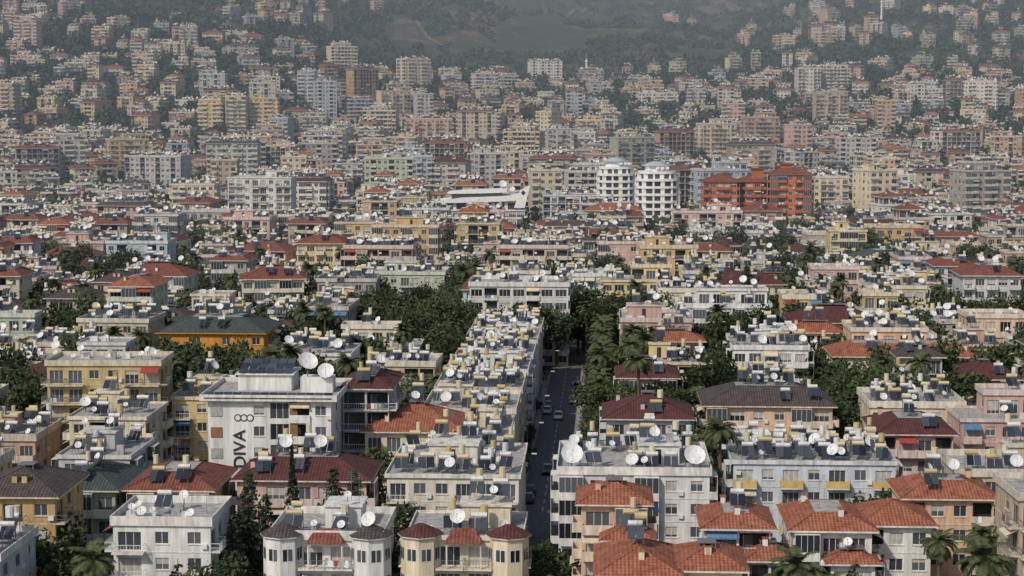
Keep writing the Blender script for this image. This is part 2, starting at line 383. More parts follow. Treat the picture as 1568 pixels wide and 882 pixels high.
# ------------------------------------------------------------ placement
ROT=-.049
rects={}
def reg(x,y,r):
    rects.setdefault((int(x//40),int(y//40)),[]).append((x,y)+r)
def hit(x,y,hw,hd,mg=1.0):
    cx,cy=int(x//40),int(y//40)
    for i in range(cx-1,cx+2):
        for j in range(cy-1,cy+2):
            for (a,b_,c,d) in rects.get((i,j),()):
                if abs(x-a)<hw+c+mg and abs(y-b_)<hd+d+mg: return True
    return False
def place(name,me,x,y,rot,color,z=None):
    o=bpy.data.objects.new(name,me);o.location=(x,y,terr(x,y) if z is None else z);o.rotation_euler=(0,0,rot);o.color=(*color,1)
    COL.objects.link(o);return o
WHITE=(.70,.685,.65);CREAM=(.69,.60,.43);GREY=(.49,.485,.475);YEL=(.67,.52,.25);PINK=(.61,.41,.35);PEACH=(.65,.45,.30);GRN=(.49,.54,.41);BLUE=(.42,.50,.56);BEI=(.56,.46,.33)
def hero(name,x,y,w,d,fl,roof,col,seed,tile='tile_red',rot=ROT,extra=None,**k):
    """x = centre of the front wall, y = distance of the front wall"""
    rng=random.Random(seed);mb=MB();H=bld(mb,w,d,fl,roof,rng,tile=tile,**k)
    if extra: extra(mb,H,rng)
    cx=x-math.sin(rot)*d/2;cy=y+math.cos(rot)*d/2
    o=place(name,mb.mesh(name),cx,cy,rot,col)
    hw=w/2+abs(math.sin(rot))*d/2;hd=d/2+abs(math.sin(rot))*w/2
    n=max(1,int(w//20)+1)
    for i in range(n): reg(cx-hw+(i+.5)*2*hw/n,cy,(hw/n,hd))
    return o
def turrets(tile):
    def f(mb,H,rng):
        for tx in (-5.0,5.0):
            r=2.3;ty=-5.6
            mb.cyl((tx,ty,0),(tx,ty,H+.5),r,r,8,'wall_paint')
            mb.cyl((tx,ty,H+.5),(tx,ty,H+.65),r+.35,r+.35,8,'trim_paint')
            mb.cyl((tx,ty,H+.65),(tx,ty,H+1.7),r+.4,.5,8,tile)
            for f_ in range(4):
                for a in range(-2,3):
                    an=math.radians(-90+a*45+22.5) ;c=math.cos(math.pi/8)*r+.02
                    u=Vector((math.cos(an),math.sin(an),0));s=Vector((-u.y,u.x,0));p=Vector((tx,ty,f_*3.1+.9))+u*c
                    mb.poly([tuple(p-s*.62),tuple(p+s*.62),tuple(p+s*.62+Vector((0,0,1.5))),tuple(p-s*.62+Vector((0,0,1.5)))],'frame_white')
                    p=p+u*.02;p.z+=.08
                    for q in(-1,1): mb.poly([tuple(p+s*(q*.3-.24)),tuple(p+s*(q*.3+.24)),tuple(p+s*(q*.3+.24)+Vector((0,0,1.34))),tuple(p+s*(q*.3-.24)+Vector((0,0,1.34)))],'window_glass')
        mb.poly([(-2.2,-7.6,H-.1),(2.2,-7.6,H-.1),(1.2,-5.8,H+1.3),(-1.2,-5.8,H+1.3)],'tile_red')
        mb.poly([(-2.2,-7.6,H-.1),(-1.2,-5.8,H+1.3),(-2.2,-5.8,H-.1)],'tile_red');mb.poly([(2.2,-7.6,H-.1),(2.2,-5.8,H-.1),(1.2,-5.8,H+1.3)],'tile_red')
        mb.box(-2.1,-7.4,H-.28,2.1,-6.05,H-.11,'trim_paint')
        for x in(-2,1.85): mb.box(x,-7.3,H-3.1,x+.15,-7.15,H-.282,'trim_paint')
    return f
def dishes(L):
    def f(mb,H,rng):
        for (x,y,z,r) in L: mb.dish((x,y,H+z),r,rng,az=.15)
    return f
def wings(L,tile='tile_orange'):
    def f(mb,H,rng):
        for (ox,oy,w,d,fl) in L: bld(mb,w,d,fl,'hip',rng,tile=tile,ox=ox,oy=oy,clut=rng.random()<.5,dens=.4,sty=dict(rail='solid'))
    return f
hero('apartment_house',-21,203,12.5,12,4,'flat',WHITE,11,extra=turrets('tile_brown'),front=list('.bb.'),dens=.3,pent=True)
hero('apartment_house',-5.4,203,12.8,12,4,'flat',CREAM,12,extra=turrets('tile_maroon'),front=list('.bb.'),dens=.4,pent=True)
hero('apartment_house',-41,210,11.5,11,4,'flat',WHITE,13,dens=.3,front=list('bww'))
hero('terracotta_roof_house',11.8,207,7.6,8,5,'hip',PEACH,14,tile='tile_orange',dens=.4,extra=wings([(1.5,-6,5,5,4)]))
hero('terracotta_roof_house',13.2,187,8,12,4,'hip',CREAM,15,tile='tile_orange',dens=.7,extra=wings([(7.5,1,7,9,4),(3.5,-6,5,4,3)]))
hero('terracotta_roof_house',26.2,208,7.5,10,4,'hip',WHITE,16,tile='tile_orange',dens=.5,extra=wings([(3.5,-4.5,5,6,3)]))
hero('terracotta_roof_house',37.0,207,9,12,4,'hip',WHITE,17,tile='tile_orange',dens=.6,extra=wings([(7.8,1.5,8,9,4),(2,-7,5,4,3)]))
hero('terracotta_roof_house',54.5,224,11,10,4,'hip',PEACH,18,tile='tile_orange',dens=.6,extra=wings([(-6,-5,6,7,3)]))
hero('apartment_building',-54.5,229,8,13,4,'hip',GRN,19,tile='tile_green',dens=1)
hero('apartment_building',-43.6,229,10.6,13,4,'hip',YEL,20,tile='tile_red',dens=1)
hero('apartment_building',-27.5,235,17,12,4,'hip',PINK,21,tile='tile_maroon',dens=1.0)
def canopy(mb,H,rng):
    M=Matrix.Translation((0,-8.6,H+.4))@Matrix.Rotation(math.radians(22),4,'X')
    for i in range(14): mb.box(-9.3+i*1.33,0,0,-9.3+i*1.33+1.26,1.7,.08,'solar_panel',M)
    mb.box(-6,0,H+.23,2,6.5,H+2.6,'wall_paint')
    mb.box(-6.4,-.4,H+2.602,2.4,6.9,H+2.8,'trim_paint')
    M=Matrix.Translation((-6,-.2,H+2.9))@Matrix.Rotation(math.radians(14),4,'X')
    for r in range(3):
        for i in range(6): mb.box(.1+i*1.33,r*1.9,0,i*1.33+1.3,r*1.9+1.8,.07,'solar_panel',M)
    mb.dish((4.6,-1,H+.3+2.2),1.5,rng,az=.5);mb.dish((7.4,-1.5,H+.3+1.2),1.25,rng,az=.1)
    mb.box(3.6,-1.6,H+.23,8.4,1.5,H+2.5,'wall_paint')
    for f in range(1,6):
        z=f*3.1
        mb.box(3.0,-7.62,z+.1,4.1,-7.503,z+3.0,'wood_panel')
        mb.box(-8.6,-7.6,z+.7,-6.9,-7.503,z+2.2,'concrete' if f%2 else 'wood_panel')
    for k in range(3):
        mb.cyl((-4.6+k*.9,-7.55,16.0),(-4.6+k*.9,-7.503,16.0),.55,.55,14,'dark_recess');mb.cyl((-4.6+k*.9,-7.6,16.0),(-4.6+k*.9,-7.551,16.0),.38,.38,14,'wall_paint')
hotel=hero('hotel_building',-35.2,262,18,15,6,'flat',WHITE,22,clut=False,pent=False,front=['.','.','w','G','B','w'],side=list('.wnw'),
  sty=dict(rail='solid',band=False,over=1.0,wall='wall_paint'),extra=canopy)
cu=bpy.data.curves.new('hotel_sign','FONT');cu.body='DIVA';cu.size=2.5;cu.extrude=.08;cu.align_x='LEFT'
so_=bpy.data.objects.new('sign_lettering',cu);COL.objects.link(so_);so_.parent=hotel
so_.location=(-3.6,-7.6,8.6);so_.rotation_euler=(math.radians(90),math.radians(-90),0);cu.materials.append(bpy.data.materials['dark_recess'])
hero('apartment_building',-22,272,7,14,6,'hip',GREY,23,tile='tile_maroon')
hero('apartment_building',-14.8,270,14.5,14,4,'hip',CREAM,24,tile='tile_orange',dens=1)
hero('apartment_building',-7.8,237,17.4,22,4,'flat',(.68,.63,.52),25,front=list('bwwbwb'),sty=dict(rail='white'),dens=1,pent=True)
hero('apartment_building',16.2,239,20,18,4,'flat',WHITE,26,front=list('ewweww'),dens=1,pent=True,extra=dishes([(-8.3,-8,.3,1.5),(8,-8,.3,1.45)]))
hero('apartment_building',41.3,246,22,15,4,'flat',(.56,.60,.64),27,front=list('bwbwbwb'),sty=dict(rail='solid',par='accent_yellow'),dens=1,pent=False)
hero('apartment_building',21.2,281,13,13,4,'hip',GREY,28,tile='tile_maroon',dens=1)
hero('apartment_building',41.7,293,20.4,14,4,'hip',PEACH,29,tile='tile_brown',front=list('ebwweb'),dens=.6)
hero('apartment_building',65.5,292,15,14,4,'flat',CREAM,30)
hero('apartment_building',60,268,11,13,4,'hip',PINK,31,tile='tile_maroon')
hero('apartment_building',-58,250,10,13,4,'flat',GREY,32)
hero('apartment_building',-63,281,12,14,4,'flat',CREAM,33)
hero('apartment_building',-51.5,300,10,14,4,'flat',YEL,34)
hero('apartment_building',-60,362,21,17,5,'hip',(.58,.26,.05),35,tile='tile_green',front=list('w.w.w.w'),side=list('wbbw'),sty=dict(trim='accent_orange'),dens=.8)
hero('terracotta_roof_house',76,350,27,13,4,'hip',CREAM,36,tile='tile_orange',dens=.1)
hero('office_building',1.6,424,23,15,6,'flat',(.60,.58,.54),37,front=list('WBWWBWW'),side=list('BBBB'),dens=.35)
def teal(mb,H,rng):
    for i in range(6): mb.box(-6.7+i*2.6,-7.35,.2,-6.7+i*2.6+.35,-7.07,H,'teal_paint')
hero('apartment_building',20.5,480,14,14,5,'flat',(.66,.7,.7),38,extra=teal,dens=.4)
hero('apartment_building',43,440,15,13,5,'flat',CREAM,39,front=list('.w..w'),dens=.4)
hero('apartment_building',-30,485,24,14,5,'flat',GRN,40,front=list('bbwwbbww'),dens=.5)
hero('apartment_building',68,425,9,12,5,'flat',YEL,41,dens=.4);hero('apartment_building',-36,330,13,14,5,'flat',WHITE,42,tile='tile_maroon')
for i,(x,y,w) in enumerate([(-95,480,18),(-62,472,16),(61,458,15),(-78,560,17),(-120,600,20),(60,560,14),(-165,700,18)]):
    hero('apartment_building',x,y,w,13,5,'hip',R.choice([CREAM,WHITE,PINK]),50+i,tile=R.choice(['tile_red','tile_maroon','tile_red']),rot=R.uniform(-.25,.2))
# mid-distance landmarks
hero('apartment_building',122,563,26,18,4,'hip',PEACH,70,tile='tile_green',rot=.2,dens=.8)
hero('apartment_building',111,602,12,12,6,'flat',YEL,71,dens=.3)
hero('office_building',89,520,17,12,3,'flat',GREY,72,front=list('GGGGG'),dens=.2)
hero('apartment_building',75,700,26,15,6,'flat',(.68,.48,.40),73,dens=.4)
hero('apartment_building',98,712,15,15,6,'hip',(.52,.28,.21),74,tile='tile_red',sty=dict(par='white_paint'))
hero('apartment_building',40,715,21,14,6,'hip',CREAM,75,tile='tile_orange',dens=.3)
hero('apartment_building',24,765,22,14,7,'flat',(.6,.64,.66),76,dens=.2)
def hotelwings():
    mb=MB();rng=random.Random(80)
    S=dict(trim='brick_orange',rail='solid',par='brick_orange')
    bld(mb,17,16,10,'hip',rng,tile='tile_red',sty=S,ox=14,clut=False)
    bld(mb,13,14,9,'hip',rng,tile='tile_red',sty=S,ox=-1.2,oy=2,clut=False)
    bld(mb,14,15,9,'hip',rng,tile='tile_red',sty=S,ox=-15,oy=-1,clut=False)
    mb.box(-2,-3,28,3,3,33,'brick_orange');mb.box(-2.6,-3.6,33.002,3.6,3.6,33.4,'tile_red')
    mb.box(10,-3,31,15,3,35,'brick_orange');mb.box(9.4,-3.6,35.002,15.6,3.6,35.4,'tile_red')
    place('hotel_complex',mb.mesh('hotel_complex'),102,765,-.1,(.52,.18,.07))
    for dx in(-15,0,15): reg(102+dx,757,(9,22))
hotelwings()
def roundtower(x,y,w,fl,seed):
    mb=MB();n=28;fh=3.1
    def ring(r,k=1.0): 
        P=[]
        for i in range(n):
            a=2*math.pi*i/n;c,s=math.cos(a),math.sin(a);q=(abs(c)**3+abs(s)**3)**(-1/3)
            P.append((c*q*r,s*q*r*.9))
        return P
    def prism(r,z0,z1,m,top=True):
        P=ring(r);V=[(a,b_,z0) for a,b_ in P]+[(a,b_,z1) for a,b_ in P]
        F=[(i,(i+1)%n,n+(i+1)%n,n+i) for i in range(n)]
        if top:F+=[tuple(range(n,2*n)),tuple(reversed(range(n)))]
        mb.pts(V,F,m)
    r=w/2;prism(r,-6,0,'concrete')
    for f in range(fl):
        z=f*fh;k=r if f<fl-1 else r*.88
        prism(k-.8,z,z+fh,'window_glass',False);prism(k,z+fh-.55,z+fh+.5,'white_paint')
        P=ring(k-.72)
        for i in range(0,n,4):
            a,b_=P[i];mb.box(a-.4,b_-.35,z+.51,a+.4,b_+.35,z+fh-.56,'white_paint')
        for i in range(2,n,4):
            a,b_=P[i];mb.box(a-.9,b_-.3,z+.51,a+.9,b_+.3,z+fh-.56,'white_paint')
    H=fl*fh+.5;prism(r*.55,H,H+2.2,'white_paint')
    for i in range(4):
        prism(r*(.7-.14*i),H+2.2+i*.45,H+2.65+i*.45,'pale_blue_roof')
    rng=random.Random(seed)
    for q in range(4): mb.dish((rng.uniform(-6,6),-r*.62,H),.8,rng)
    place('round_white_tower',mb.mesh('round_white_tower'),x,y+r,0,WHITE);reg(x,y+r-12,(r+1,r+16));reg(x-1,y-26,(r-2,17))
roundtower(62,775,18.5,10,1);roundtower(47.5,830,17.5,10,2)
def ship():
    mb=MB();rng=random.Random(90);W=37
    bld(mb,W,18,5,'flat',rng,front=['G']*11,sty=dict(band=True,trim='white_paint'),clut=False,pent=False)
    z=15.8
    mb.box(-17,-8,z,16,8,z+3,'window_glass')
    for i in range(7): mb.box(-17+i*5.4,-8.3,z,-15.6+i*5.4,-8.01,z+3,'white_paint')
    n=16
    def slab(x0,x1,y0,y1,z0,arch,th,m):
        V=[];
        for i in range(n+1):
            u=i/n;x=x0+(x1-x0)*u;zz=z0+arch*u**2;t_=th*(.35+.65*min(1,u*3))
            V+=[(x,y0,zz),(x,y1,zz),(x,y1,zz+t_),(x,y0,zz+t_)]
        F=[]
        for i in range(n):
            a=4*i;c=a+4
            F+=[(a,a+1,c+1,c),(a+3,c+3,c+2,a+2),(a,c,c+3,a+3),(a+1,a+2,c+2,c+1)]
        F+=[(0,3,2,1),(4*n,4*n+1,4*n+2,4*n+3)]
        mb.pts(V,F,m)
    slab(-19.5,17.5,-10,9.5,z+3,1.2,2.2,'white_paint')
    mb.box(-12,-8.5,z+3.9,9,5,z+7.2,'window_glass');slab(-14,11,-9,7.5,z+6.8,.6,1.2,'white_paint')
    mb.pts([(14,-10.2,z+1),(18.5,-10.2,z+1),(20.8,-10.2,z+10.5),(16.6,-10.2,z+8.5),(14,-9.6,z+1),(18.5,-9.6,z+1),(20.8,-9.6,z+10.5),(16.6,-9.6,z+8.5)],
      [(0,1,2,3),(7,6,5,4),(0,4,5,1),(1,5,6,2),(2,6,7,3),(3,7,4,0)],'white_paint')
    mb.poly([(17.9,-10.23,z+6.2),(19,-10.23,z+7.3),(17.9,-10.23,z+8.4),(16.9,-10.23,z+7.3)],'dark_recess')
    mb.dish((9,3,z+7.8),1.7,rng,az=.2);mb.dish((13,4,z+6),1.3,rng,az=-.2)
    place('curved_roof_hotel',mb.mesh('curved_roof_hotel'),-13,775,-.02,(.72,.72,.71))
    for dx in(-12,0,12): reg(-13+dx,765,(7,22))
ship()
TW=[(-64,950,25,10,'flat',GRN,'tile_green'),(-50,985,14,10,'flat',BLUE,'tile_green'),(-114,950,45,7,'skirt',GREY,'tile_green'),(-165,1080,30,10,'skirt',(.46,.5,.46),'tile_green'),
(-208,1060,34,8,'flat',GREY,'tile_green'),(-139,1100,18,9,'flat',BEI,'tile_red'),(-118,1120,22,9,'flat',(.38,.34,.32),'tile_brown'),(-222,1350,17,9,'flat',YEL,'tile_red'),(-203,1350,15,10,'flat',CREAM,'tile_red'),(-184,1360,20,9,'flat',YEL,'tile_red'),
(-61,1350,34,8,'flat',PEACH,'tile_red'),(-26,1350,28,10,'skirt',(.6,.52,.4),'tile_red'),(28,1080,14,13,'flat',GREY,'tile_red'),(43,1090,13,12,'flat',(.54,.55,.56),'tile_red'),
(142,1080,26,10,'skirt',(.40,.33,.26),'tile_brown'),(21,955,24,10,'skirt',(.2,.13,.1),'tile_red'),(-35,985,20,9,'hip',(.5,.46,.42),'tile_maroon'),(-12,1010,18,10,'flat',GREY,'tile_red'),
(257,1590,20,10,'flat',(.68,.66,.64),'tile_red'),(281,1600,22,10,'flat',(.68,.66,.64),'tile_red'),(338,1560,24,6,'flat',WHITE,'tile_red'),(127,1600,34,5,'flat',(.68,.68,.66),'tile_red'),
(35,1900,34,7,'flat',(.72,.72,.70),'tile_red'),(76,1760,24,7,'flat',(.3,.28,.28),'tile_red'),(-150,1480,18,9,'flat',BLUE,'tile_red'),(-168,1500,14,9,'flat',BLUE,'tile_red'),(150,870,20,8,'flat',CREAM,'tile_red'),(185,900,26,8,'flat',WHITE,'tile_red'),(165,690,18,6,'flat',WHITE,'tile_red'),(225,1200,26,8,'flat',GREY,'tile_red'),
(-95,830,22,8,'skirt',WHITE,'tile_maroon'),(-150,860,20,7,'flat',CREAM,'tile_red'),(205,1010,18,9,'flat',PEACH,'tile_red'),(-60,800,16,7,'flat',CREAM,'tile_red'),(118,940,16,9,'step',PEACH,'tile_red')]
for i,(x,y,w,fl,rf,c,tl) in enumerate(TW):
    hero('apartment_tower' if fl>8 else 'apartment_building',x,y,w,min(w,18),fl,rf,c,200+i,tile=tl,rot=R.uniform(-.2,.2),dens=.3)
    reg(x,y-14,(w*.4,10))
# exclusion areas (streets, tree belts)
def scx(y): return 4.4+(y-268)*.055
for y in range(200,420,10): reg(scx(y)+(2.5 if y>262 else 0),y,(4.2 if y>262 else 2,6) if y<262 else (7.3,6))
for y in range(385,490,12): reg(-22+(y-420)*.05,y,(5.5,7))
reg(54,430,(4,6));reg(56,316,(4,6));reg(30,262,(3,9));reg(-47,335,(4,14))
yy=266
for i in range(7):
    w=8 if i==0 else 14.5;d=18
    hero('apartment_building',scx(yy)-5.0-w/2,yy if i else 264,w,d,4,'flat',R.choice([CREAM,WHITE,GREY,PEACH]),300+i,dens=1,sty=dict(rail='white'));yy+=20.5
# ------------------------------------------------------------ templates + fill
T=[]
def tmpl(seed,tall=0):
    rng=random.Random(seed);w=rng.uniform(9,21);d=rng.uniform(10,17);fl=rng.choice([3,4,4,4,5,5,6])
    if tall: w=rng.uniform(12,26);d=rng.uniform(12,18);fl=rng.choice([6,6,7,7,8,9,10])
    q=seed%20
    rf='flat' if q<10 else('step' if q<14 else('hip' if q<18 else 'skirt'))
    if tall and q>6 : rf=rng.choice(['flat','step','skirt'])
    tl=rng.choice(['tile_red','tile_red','tile_orange','tile_maroon','tile_maroon','tile_brown'])
    dn=rng.choice([.35,.6,.85,.95,1]) if rf!='hip' else rng.choice([.1,.3,.8])
    mb=MB();bld(mb,w,d,fl,rf,rng,tile=tl,dens=dn if not tall else .4,sty=dict(shop=rng.random()<.4))
    return (mb.mesh('apartment_building'),w,d,fl,rf)
for s in range(60): T.append(tmpl(1000+s))
TT=[tmpl(2000+s,1) for s in range(18)]
PAL=[WHITE]*5+[CREAM]*6+[GREY]*3+[YEL]*3+[PINK]*4+[PEACH]*4+[GRN,BLUE,BEI,BEI,BEI,BLUE,GRN,(.58,.51,.42),(.4,.36,.34),(.46,.23,.15),(.62,.42,.19)]
smallT=[q for q in T if q[1]<16 and q[3]<6]
hipT=[q for q in T if q[4]!='flat'];cnt=0
def tryput(x,y,pool,rot,mg=.8):
    global cnt
    t_=R.choice(pool);me,w,d,fl,rf=t_
    ca,sa=abs(math.cos(rot)),abs(math.sin(rot));hw=w/2*ca+d/2*sa*.8;hd=d/2*ca+w/2*sa*.8
    if hit(x,y,hw,hd,mg): return None
    c=R.choice(PAL);k=R.uniform(.74,1.06);c=tuple(min(.76,v*k) for v in c)
    place('apartment_building',me,x,y,rot,c);reg(x,y,(hw,hd));cnt+=1;return w
y=200;row=0
while y<1720:
    X=.33*y+25;x=-X+R.uniform(0,8);k=0
    far=max(0,min(1,(y-650)/600))
    while x<X:
        if y<318 and abs(x/y)<(.235 if y>240 else .275): x+=5;continue
        dist=noise.noise(Vector((x/260,y/300,5)))
        rot=ROT+R.gauss(0,.02)+(max(0,min(1,(y-480)/500))*dist*.9)
        if R.random()<.04+far*.18+(.12 if y>1400 else 0): x+=R.uniform(8,22);continue
        n2=noise.noise(Vector((x/180,y/180,9)))
        tp=(.13 if y<700 else (.24+n2*.4 if y<950 else .26+n2*.4)) if y<1250 else .10+n2*.25
        if y<540: tp=0
        if .02<x/y<.17 and 560<y<770: tp=0
        pool=TT if R.random()<tp else T
        w=tryput(x+8,y+R.uniform(-2,2)*(1+2*far),pool,rot)
        if w is None: x+=3;continue
        x+=w+R.uniform(1.5,4.5)+far*R.uniform(1,8);k+=1
        if k%5==0: x+=7
    row+=1;y+=(17.5 if row%2 else 25)*(1+.3*far)
# hillside
def dens(a,y):
    n=noise.noise(Vector((a*y/150,y/170,11)))
    if a<-.07: return .42-(y-1700)/1900+n*1.1
    if a>.12: return (.15+n*1.2 if 1900<y<2500 else .5-(y-1720)/350+n*.8 if y<1900 else n*.9-.35)
    return .5-(y-1720)/320+n*.6 if y<1980 else n*1.3-.33
y=1730
while y<3100:
    X=.33*y;x=-X
    while x<X:
        x+=R.uniform(18,32)
        if R.random()<dens(x/y,y)*.8:
            tryput(x+R.uniform(-3,3),y+R.uniform(-11,11),smallT if R.random()<.75 else hipT,R.uniform(-.7,.7),0)
    y+=26
# ------------------------------------------------------------ street
def flat(name,pts,mat):
    me=bpy.data.meshes.new(name);me.from_pydata(pts[0],[],pts[1]);me.materials.append(mat);o=bpy.data.objects.new(name,me);COL.objects.link(o);return o
asph=simple('asphalt',(.12,.12,.125),.9,lo=.7,hi=1.2,scale=.8,zs=1,reg=False)
pav=simple('pavement_stone',(.30,.29,.27),.9,reg=False);mark=simple('road_marking',(.6,.6,.58),.7,reg=False)
Y=[190+i*5 for i in range(46)]
def hwid(y): return 3.4 if y>264 else 1.6
P=[];Fc=[]
for y in Y: P+=[(scx(y)-hwid(y),y,.004),(scx(y)+hwid(y),y,.004)]
Fc=[(2*i,2*i+1,2*i+3,2*i+2) for i in range(len(Y)-1)]
flat('road',(P,Fc),asph)
flat('road',([(-60,262,.008),(70,255,.008),(70,261,.008),(-60,268,.008)],[(0,1,2,3)]),asph)
flat('road',([(-60,416,.008),(90,411,.008),(90,418,.008),(-60,423,.008)],[(0,1,2,3)]),asph)
for sd in(-1,1):
    mb=MB()
    for i in range(16,len(Y)-1):
        a,c=Y[i],Y[i+1];xa,xc=scx(a)+sd*3.4,scx(c)+sd*3.4;wa=sd*1.3
        Pp=[(xa,a,0),(xa+wa,a,0),(xc+wa,c,0),(xc,c,0),(xa,a,.13),(xa+wa,a,.13),(xc+wa,c,.13),(xc,c,.13)]
        mb.pts(Pp,[(4,5,6,7),(0,1,5,4),(1,2,6,5),(2,3,7,6),(3,0,4,7)],0)
    me=bpy.data.meshes.new('pavement');me.from_pydata(mb.v,[],mb.f);me.materials.append(pav);COL.objects.link(bpy.data.objects.new('pavement',me))
P=[];Fc=[]
for i in range(26):
    a=272+i*5.5;n=len(P);P+=[(scx(a)-.07,a,.012),(scx(a)+.07,a,.012),(scx(a+2.5)+.07,a+2.5,.012),(scx(a+2.5)-.07,a+2.5,.012)];Fc.append((n,n+1,n+2,n+3))
flat('road_marking',(P,Fc),mark)
hr=simple('hill_road_surface',(.16,.15,.13),.9,reg=False)
def ribbon(name,pts,w):
    P=[];F_=[];Q=[]
    for i in range(len(pts)-1):
        for k in range(14):
            u=k/14;p0=pts[max(i-1,0)];p1=pts[i];p2=pts[i+1];p3=pts[min(i+2,len(pts)-1)]
            Q.append(tuple(.5*((2*p1[c])+(-p0[c]+p2[c])*u+(2*p0[c]-5*p1[c]+4*p2[c]-p3[c])*u*u+(-p0[c]+3*p1[c]-3*p2[c]+p3[c])*u**3) for c in(0,1)))
    for i,q in enumerate(Q):
        q2=Q[min(i+1,len(Q)-1)];q0=Q[max(i-1,0)];d=Vector((q2[0]-q0[0],q2[1]-q0[1])).normalized();nn=(-d.y,d.x)
        for s in(-1,1):
            x,y=q[0]+nn[0]*w*s,q[1]+nn[1]*w*s;P.append((x,y,max(terr(q[0],q[1]),terr(x,y))+1.0))
    F_=[(2*i,2*i+1,2*i+3,2*i+2) for i in range(len(Q)-1)]
    flat(name,(P,F_),hr)
ribbon('hill_road',[(-70,1650),(-100,1720),(-110,1800),(-60,1900),(-80,2050),(-120,2250),(-60,2500),(40,2600),(120,2800)],2.0)
ribbon('hill_road',[(60,2350),(150,2450),(260,2600),(200,2750),(60,2850),(-60,2900)],2.0)
# ------------------------------------------------------------ trees
def leafmat(name,a,b_):
    m,t,b=nm(name,.8,reg=True);g=nd(t,'ShaderNodeNewGeometry');cr=nd(t,'ShaderNodeValToRGB');e=cr.color_ramp.elements
    e[0].color=(*a,1);e[1].color=(*b_,1);t.links.new(g.outputs['Random Per Island'],cr.inputs[0]);t.links.new(cr.outputs[0],b.inputs['Base Color'])
leafmat('leaf_dark',(.022,.036,.016),(.065,.09,.035));leafmat('leaf_olive',(.038,.052,.022),(.10,.12,.05));leafmat('leaf_conifer',(.012,.024,.014),(.045,.068,.033))
simple('bark',(.12,.09,.065),.95)
def leaf(mb,c,s,rng,m):
    u=Vector((rng.gauss(0,1),rng.gauss(0,1),rng.gauss(0,1))).normalized();w=u.orthogonal().normalized();w=(w+u.cross(w)*rng.uniform(-1,1)).normalized()
    c=Vector(c);a=u*s;b_=w*s*.6;mb.poly([tuple(c-a),tuple(c-b_),tuple(c+a),tuple(c+b_)],m)
def broad(seed,h=8,r=3.4,m='leaf_dark',n=1700):
    rng=random.Random(seed);mb=MB();mb.cyl((0,0,-.3),(0,0,h*.45),.25,.15,7,'bark')
    L=[]
    for i in range(11):
        a=rng.uniform(0,6.28);q=r*rng.uniform(.2,.85);c=Vector((math.cos(a)*q,math.sin(a)*q,h*rng.uniform(.45,.9)));L.append((c,r*rng.uniform(.25,.5)))
        mb.cyl((0,0,h*.4),tuple(c),.1,.03,4,'bark')
    for i in range(n):
        c,rr=rng.choice(L);v=Vector((rng.gauss(0,1),rng.gauss(0,1),rng.gauss(0,.8))).normalized()*rr*rng.uniform(.55,1.15)
        leaf(mb,c+v,rng.uniform(.16,.34),rng,m)
    return mb.mesh('broadleaf_tree')
def conif(seed,h=13,r=2.3,m='leaf_conifer',tiers=26,per=13,pw=.8):
    rng=random.Random(seed);mb=MB();mb.cyl((0,0,-.3),(0,0,h*.97),.22,.04,7,'bark')
    for k in range(tiers):
        u=k/tiers;z=h*(.1+.88*u);R0=r*(1-u)**pw+.15
        for i in range(per):
            a=rng.uniform(0,6.28);L_=R0*rng.uniform(.65,1.15);d=Vector((math.cos(a),math.sin(a),-.15+rng.uniform(-.1,.15)))
            p=Vector((0,0,z+rng.uniform(-.2,.2)));ns=max(2,int(L_/.3))
            mb.cyl(tuple(p),tuple(p+d*L_),.03,.01,3,'bark',False)
            for s in range(1,ns+1): leaf(mb,p+d*L_*s/ns+Vector((0,0,rng.uniform(-.12,.12))),rng.uniform(.18,.32),rng,m)
    return mb.mesh('conifer_tree')
def cypress(seed,h=11):
    rng=random.Random(seed);mb=MB();mb.cyl((0,0,-.3),(0,0,h*.8),.18,.05,6,'bark')
    for i in range(1800):
        u=rng.random();z=h*(.06+.94*u);R0=.95*math.sin(math.pi*min(.97,(u*.75+.22)))**.8*(1 if u<.6 else (1-u)/.4*.85+.15);a=rng.uniform(0,6.28);q=R0*rng.uniform(.6,1.08)
        leaf(mb,(math.cos(a)*q,math.sin(a)*q,z),rng.uniform(.16,.3),rng,'leaf_conifer')
    return mb.mesh('cypress_tree')
def palm(seed,h=9):
    rng=random.Random(seed);mb=MB();p=Vector((0,0,-.2));
    for k in range(8):
        q=Vector((math.sin(k*.3)*.15,0,h*(k+1)/8));mb.cyl(tuple(p),tuple(q),.28-.008*k,.24-.008*k,8,'bark');p=q
    for i in range(46):
        a=rng.uniform(0,6.28);el=rng.uniform(-.7,1.3);L_=rng.uniform(2.2,3.0);pos=p.copy();ns=9
        for s in range(ns):
            e=el-1.5*(s/ns)**1.3;d=Vector((math.cos(a)*math.cos(e),math.sin(a)*math.cos(e),math.sin(e)));nx_=pos+d*L_/ns
            sd=Vector((-math.sin(a),math.cos(a),0))
            mb.cyl(tuple(pos),tuple(nx_),.04,.03,3,'leaf_olive',False)
            ll=.7*math.sin(math.pi*(s+1.2)/(ns+1.5))
            for sg in(-1,1):
                for o_ in (0,.5):
                    b0=pos+(nx_-pos)*o_;tip=b0+sd*sg*ll+d*ll*.5-Vector((0,0,ll*.35));mb.poly([tuple(b0),tuple(b0+d*.22),tuple(tip)],'leaf_olive')
            pos=nx_
    return mb.mesh('palm_tree')
BR=[broad(1),broad(2,7,3,'leaf_olive'),broad(3,9,3.8)];CO=[conif(4,15,3.3,per=16),conif(5,12,3.2,tiers=12,per=15,pw=.9),conif(6,13,3.0,per=15)];CY_=[cypress(7,15),cypress(8,17)];PA=[palm(9),palm(10,12),palm(11,15)]
def tree(name,me,x,y,s=1,zr=1): 
    o=place(name,me,x,y,R.uniform(0,6.28),(1,1,1));o.scale=(s,s,s*zr)
